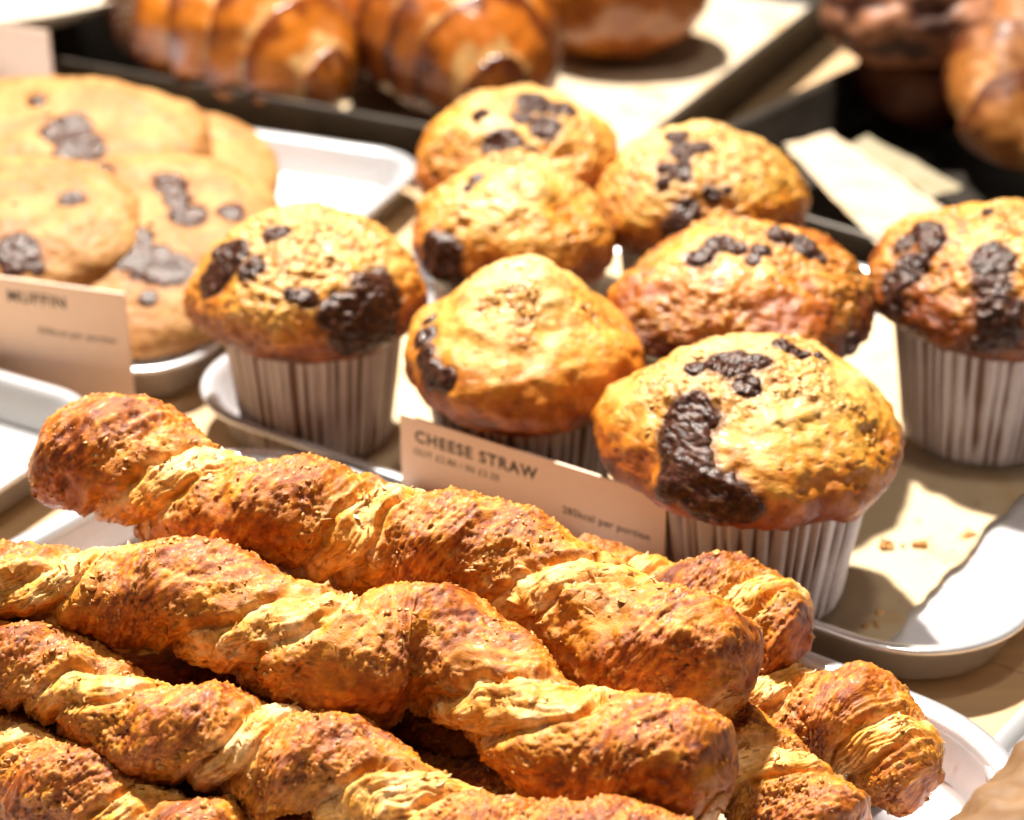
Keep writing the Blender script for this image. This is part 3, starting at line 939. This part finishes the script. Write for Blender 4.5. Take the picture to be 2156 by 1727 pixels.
ce, _ = frame2(-36)
card((-3.62, 60.75), -33.0, 9.85, 4.55, 0.02, 'pink card lettered CHEESE STRAW standing behind the piled straws',
     [('CHEESE STRAW', 0.58, 3.72, 0.58, 0.016, 1.18, 'LEFT'), ('OUT £2.80 / IN £3.30', 0.5, 3.22, 0.34, 0.0, 1.08, 'LEFT'), ('285kcal per portion', 9.35, 2.85, 0.36, 0.003, 1.08, 'RIGHT')])
card((-22.3, 71.55), -17.0, 8.9, 5.0, 0.02, 'pink card in front of the cookies, cut off by the left edge',
     [('MUFFIN', 4.15, 4.1, 0.62, 0.016, 1.15, 'LEFT'), ('350kcal per portion', 8.4, 2.95, 0.36, 0.003, 1.08, 'RIGHT')])
card((-31.0, 102.6), -24.0, 9.6, 5.0, 0.02, 'blurred pink card in the top left corner behind the cookies', [])

# ------------------------------------------------------------------ cookies
def cookie(label, u, v, z, a, b, tilt, yaw, thick, chk, seed, na=240, nt=130):
    root_c = P(u, v, z)
    root = thing('chocolate_chunk_cookie', root_c, label, 'cookie', 'big chocolate chunk cookies heaped on the left tray')
    tt = np.linspace(0.002, 1, nt)
    th = np.linspace(0, 2 * math.pi, na, endpoint=False)
    ang = tt * math.pi
    rr = np.sin(ang) ** 0.72
    zz = np.sign(np.cos(ang)) * np.abs(np.cos(ang)) ** 0.85
    zz = np.where(zz > 0, zz * thick * 0.9, zz * thick * 0.45)
    wob = 1 + 0.10 * noise(np.stack([np.cos(th), np.sin(th), th * 0 + seed], -1))
    X = rr[:, None] * np.cos(th) * a * wob
    Y = rr[:, None] * np.sin(th) * b * wob
    Z = np.repeat(zz[:, None], na, 1)
    L = np.stack([X, Y, Z], -1)
    R3 = np.array(Matrix.Rotation(math.radians(yaw), 3, 'Z') @ Matrix.Rotation(math.radians(tilt), 3, 'X'))
    V = L @ R3.T + root_c
    Nn = grid_normals(V)
    if (Nn * (V - root_c)).sum() < 0:
        Nn = -Nn
    big = fbm(V, 0.35, 3, off=seed * 3)
    g = fbm(V, 3.0, 3, off=seed)
    V = V + Nn * (0.20 * big + 0.05 * g)[..., None]
    Nsm = Nn
    Nn = grid_normals(V)
    if (Nn * (V - root_c)).sum() < 0:
        Nn = -Nn
    col = lerp((0.46, 0.25, 0.085), (0.66, 0.42, 0.18), sstep(-0.5, 0.5, fbm(V, 0.7, 3, off=seed + 5) + 0.3 * g))
    col = col + (np.array((0.46, 0.19, 0.04)) - col) * (sstep(0.45, -0.35, Z / thick) * 0.7)[..., None]
    m = chunks(V, Nn, [[(u_, v_, r_ * 1.7) for u_, v_, r_ in g_] for g_ in chk], root, 0.10, seed, Nsm)
    col = col + (np.array((0.30, 0.13, 0.05)) - col) * (0.6 * sstep(-0.35, 0.0, m))[..., None]
    mesh_np('cookie_dough', V, grid_faces(nt, na), M['cookie'], root, col)
    return root

cookie('rear cookie sloping down beside the empty corner of its tray', 340, 400, 2.9, 5.0, 5.8, 12, 10, 1.5,
       [[(265, 296, 12)], [(355, 315, 10)]], 21)
cookie('cookie with shaded underside at the back left of the heap', 115, 305, 4.3, 6.9, 4.4, 14, -8, 1.7,
       [[(140, 275, 22), (165, 308, 24)], [(75, 212, 10)]], 22)
cookie('big domed cookie at the front right of the heap, chunks scattered over it', 325, 535, 3.6, 5.2, 5.8, 17, 5, 1.6,
       [[(115, 382, 14)], [(205, 365, 16)], [(240, 440, 16)], [(357, 385, 18), (372, 420, 14), (395, 455, 18)], [(485, 445, 14)],
        [(278, 500, 20), (272, 540, 18), (320, 552, 24), (365, 568, 22)], [(310, 625, 9)]], 23)
cookie('cookie at the left edge overlapping the front one, glossy chunk near the edge', 45, 485, 4.7, 4.8, 4.1, 16, -5, 1.4,
       [[(35, 530, 22)], [(75, 567, 9)], [(150, 420, 12)]], 24)

# ------------------------------------------------------------------ croissants, roll and dark pastries
def croissant(label, pts, seed, wraps=7, lean=0.5, na=150, nr=260, cols=None, name='croissant', cat='croissant', group='croissants in the dark pan', step=0.22, mat=None):
    """pts: (x, y, z, r) along its axis"""
    data = spline(np.array(pts, float), np.linspace(0, len(pts) - 1, 600))
    seg = np.r_[0, np.cumsum(np.linalg.norm(np.diff(data[:, :3], axis=0), axis=1))]
    s = np.linspace(0, seg[-1], nr)
    row = np.column_stack([np.interp(s, seg, data[:, i]) for i in range(4)])
    cen, R = row[:, :3], row[:, 3]
    T = np.gradient(cen, axis=0)
    T /= np.linalg.norm(T, axis=1)[:, None]
    up = np.array([0, 0, 1.0])
    n1 = np.cross(T, up)
    n1 /= np.linalg.norm(n1, axis=1)[:, None]
    n2 = np.cross(n1, T)
    phi = np.linspace(0, 2 * math.pi, na, endpoint=False)
    x = s / seg[-1]
    PHI, XX = np.meshgrid(phi, x)
    SS = np.repeat(s[:, None], na, 1)
    cenm = 0.5
    f = np.abs(XX - cenm) * 2 * wraps / 2 + lean * 0.35 * np.sin(PHI) + 0.18 * noise(np.stack([np.cos(PHI), np.sin(PHI), XX * 3 + seed], -1))
    saw = f % 1.0
    stepv = (1 - saw) ** 0.6                 # thick leading edge falling to the next wrap
    endc = np.sqrt(np.clip(1 - np.abs(XX * 2 - 1) ** 8, 0.0, 1))
    base = cen[:, None] + R[:, None, None] * (np.cos(phi)[None, :, None] * n1[:, None] + np.sin(phi)[None, :, None] * n2[:, None])
    Rr = R[:, None] * endc * (1 - step + step * 2 * stepv) + 0.10 * fbm(base, 0.8, 2, off=seed) * endc
    flat = np.where(np.sin(phi) < 0, 0.72, 1.0)[None, :, None]
    V = cen[:, None] + Rr[..., None] * (np.cos(phi)[None, :, None] * n1[:, None] + flat * np.sin(phi)[None, :, None] * n2[:, None])
    cols = cols or [(0.26, 0.065, 0.010), (0.78, 0.31, 0.035), (1.0, 0.82, 0.48)]
    t = saw + 0.25 * fbm(base, 1.0, 3, off=seed)
    col = lerp(cols[1], cols[2], sstep(0.60, 0.82, t))
    col = col + (np.array(cols[0]) - col) * (sstep(0.36, 0.08, t) * 0.95)[..., None]
    col = col + (np.array(cols[0]) - col) * (sstep(0.1, 0.6, fbm(base, 0.35, 2, off=seed + 8)) * 0.5)[..., None]
    mid = cen[nr // 2]
    root = thing(name, (mid[0], mid[1], mid[2] - R.max() * .7), label, cat, group)
    mesh_np('wrapped_dough', V, grid_faces(nr, na), mat or M['croissant'], root, col)
    return root

croissant('croissant at the left of the dark pan, its tapered tip toward the muffins',
          [(-19.0, 110.5, 3.0, 1.6), (-16.8, 106.5, 4.2, 3.6), (-14.0, 102.4, 4.4, 4.3), (-10.9, 99.0, 3.6, 3.4), (-8.6, 95.9, 2.4, 1.7)], 31, wraps=8, lean=1.6)
croissant('darker glazed croissant behind the rearmost muffin',
          [(-8.0, 112.5, 3.0, 1.8), (-5.9, 107.8, 4.2, 3.8), (-3.6, 103.0, 4.4, 4.4), (-1.6, 98.0, 3.6, 3.6), (-0.6, 94.0, 2.4, 2.0)], 32, wraps=8, lean=1.6,
          cols=[(0.15, 0.035, 0.010), (0.66, 0.24, 0.03), (1.0, 0.78, 0.42)])
croissant('croissant mostly hidden behind the other two',
          [(-14.5, 116.0, 2.6, 1.5), (-10.5, 114.0, 3.6, 3.2), (-6.0, 113.6, 3.6, 3.4), (-2.0, 115.5, 2.8, 1.8)], 33, wraps=8)

def blob_thing(name, label, cat, c, ax, seed, cols, mat, na=130, nt=80, amp=0.25, sx=0.35, part='crust', swirl=0.0, pw=0.8):
    root = thing(name, (c[0], c[1], c[2] - ax[2] * 0.7), label, cat)
    tt = np.linspace(0.004, 0.996, nt) * math.pi
    th = np.linspace(0, 2 * math.pi, na, endpoint=False)
    r = np.sin(tt) ** pw
    z = np.cos(tt)
    V = np.stack([c[0] + r[:, None] * np.cos(th) * ax[0], c[1] + r[:, None] * np.sin(th) * ax[1], c[2] + np.repeat(z[:, None], na, 1) * ax[2]], -1)
    Nn = grid_normals(V)
    if (Nn * (V - np.array(c))).sum() < 0:
        Nn = -Nn
    n = fbm(V, sx, 3, off=seed)
    sw = 0
    if swirl:
        k = (r[:, None] * swirl + th[None] / (2 * math.pi) + 0.25 * n) % 1
        sw = np.abs(k - 0.5) * 2
        V = V + Nn * (0.55 * (sw - 0.5) * sstep(-0.5, 0.0, z)[:, None])[..., None]
    V = V + Nn * (amp * n)[..., None]
    tone = sstep(-0.5, 0.5, n + 0.4 * fbm(V, 1.2, 3, off=seed + 2) + (0.8 * (sw - 0.5) if swirl else 0))
    col = lerp(cols[0], cols[1], tone)
    mesh_np(part, V, grid_faces(nt, na), mat, root, col)
    return root

blob_thing('bread_roll', 'round orange-brown roll on cream paper at the top of the dark pan', 'bread roll', (5.5, 110.3, 4.2), (5.1, 5.0, 4.0), 41,
           [(0.40, 0.13, 0.018), (0.62, 0.26, 0.04)], M['croissant'])
c1 = P(1945, 90, 5.0)
blob_thing('swirled_bun', 'dark chocolate swirled bun at top right of the dark pan', 'swirled bun', (c1[0], c1[1] + 1.5, 6.4), (5.0, 4.6, 2.6), 42,
           [(0.08, 0.024, 0.010), (0.75, 0.42, 0.26)], M['bun'], swirl=3.0)
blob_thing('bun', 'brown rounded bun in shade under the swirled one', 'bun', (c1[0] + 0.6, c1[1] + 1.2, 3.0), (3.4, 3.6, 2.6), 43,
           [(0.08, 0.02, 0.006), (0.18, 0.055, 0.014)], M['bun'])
croissant('orange-brown knotted pastry cut off by the right edge', [(23.4, 87.6, 2.4, 1.2), (22.2, 91.0, 3.8, 2.2), (24.4, 95.5, 5.0, 3.0), (28.5, 98.0, 4.6, 3.0), (31.5, 96.5, 3, 1.5)], 44, wraps=6,
          cols=[(0.20, 0.055, 0.010), (0.60, 0.27, 0.05), (0.95, 0.58, 0.22)], name='knotted_pastry', cat='pastry', group=None, mat=M['bun'])

# plate at top left
def plate(label, c, r, z):
    root = thing('plate', (c[0], c[1], z), label, 'plate')
    th = np.linspace(0, 2 * math.pi, 96, endpoint=False)
    prof = [(0.01, 0.25), (r * 0.6, 0.25), (r * 0.75, 0.5), (r * 0.98, 1.5), (r, 1.6), (r * 1.0, 1.45), (r * 0.78, 0.2), (r * 0.6, 0.0), (0.01, 0.0)]
    prof = spline(np.array(prof), np.linspace(0, len(prof) - 1, 50))
    V = np.stack([c[0] + prof[:, 0][:, None] * np.cos(th), c[1] + prof[:, 0][:, None] * np.sin(th), np.repeat((z + prof[:, 1])[:, None], 96, 1)], -1)
    mesh_np('dish', V, grid_faces(len(prof), 96), M['plate'], root)
    return root
pc = P(60, -40, 5.0)
plate('cream plate with sloping rim in the top left corner', (pc[0] - 2.5, pc[1] + 2.0), 9.5, 3.6)
box('riser', (pc[0] - 2.5, pc[1] + 2.0, 0.0), (9, 9, 3.55), 10, M['pan'], None, bev=0.2)
tag(bpy.data.objects['riser'], 'dark block that carries the cream plate at top left', 'riser')

# ------------------------------------------------------------------ paper bag at lower right
def bag():
    a, b = P(1965, 1745, 6.5), P(2190, 1560, 5.8)
    d = (b - a) / np.linalg.norm(b - a)
    side = np.array([d[1], -d[0], 0])
    side /= np.linalg.norm(side)
    n, m = 90, 70
    t = np.linspace(-0.6, 2.2, n)
    q = np.linspace(0, 1, m)
    G = np.zeros((n, m, 3))
    ang = q * 2 * math.pi
    for i, tv in enumerate(t):
        c = a + (b - a) * tv + side * 2.7 - np.array([0, 0, 1.6])
        G[i] = c + np.outer(np.cos(ang) * 3.4, -side) + np.outer(np.sin(ang) * 2.6, [0, 0, 1])
    cr = ridged(G, 0.45, 3, off=3)
    Nn = grid_normals(G)
    G = G + Nn * (0.6 * (cr - 0.6) + 0.2 * fbm(G, 0.9, 2))[..., None]
    col = lerp((0.22, 0.115, 0.05), (0.30, 0.17, 0.08), sstep(-.3, .3, fbm(G, 0.6, 2, off=8)))  # kraft brown lowered, half shade put into the colour
    root = thing('paper_bag', a, 'crumpled brown kraft paper bag in the lower right corner', 'paper bag')
    mesh_np('bag_paper', G, grid_faces(n, m), M['kraft'], root, col)
bag()

# ------------------------------------------------------------------ loose crumbs
def loose(seed, spots, label, name='loose_crumbs'):
    rs = np.random.RandomState(seed)
    pos, rad, cc = [], [], []
    for u, v, z, n, spread, big in spots:
        p = P(u, v, z)
        for _ in range(n):
            pos.append(p + np.array([rs.normal() * spread, rs.normal() * spread, 0.02]))
            rad.append(rs.uniform(0.04, 0.10) * big)
            cc.append(lerp((0.50, 0.24, 0.05), (0.82, 0.60, 0.30), np.array(rs.rand())))
    n = len(pos)
    o = crumbs(name, np.array(pos), np.tile([0, 0, 1.0], (n, 1)), np.array(rad), np.array(cc), M['crumb'], None, rs)
    tag(o, label, 'crumbs')
loose(5, [(1890, 1145, 0.25, 6, 0.30, 2.0), (2040, 1130, 0.25, 6, 0.22, 2.1), (1850, 1310, 0.25, 4, 0.35, 1.8), (1980, 1060, 0.25, 24, 2.2, 0.7), (1990, 1180, .25, 30, 1.8, .6)],
      'scattered golden crumbs on the paper right of the front muffin')
for o in bpy.data.objects:
    if '_o' in o:
        del o['_o']
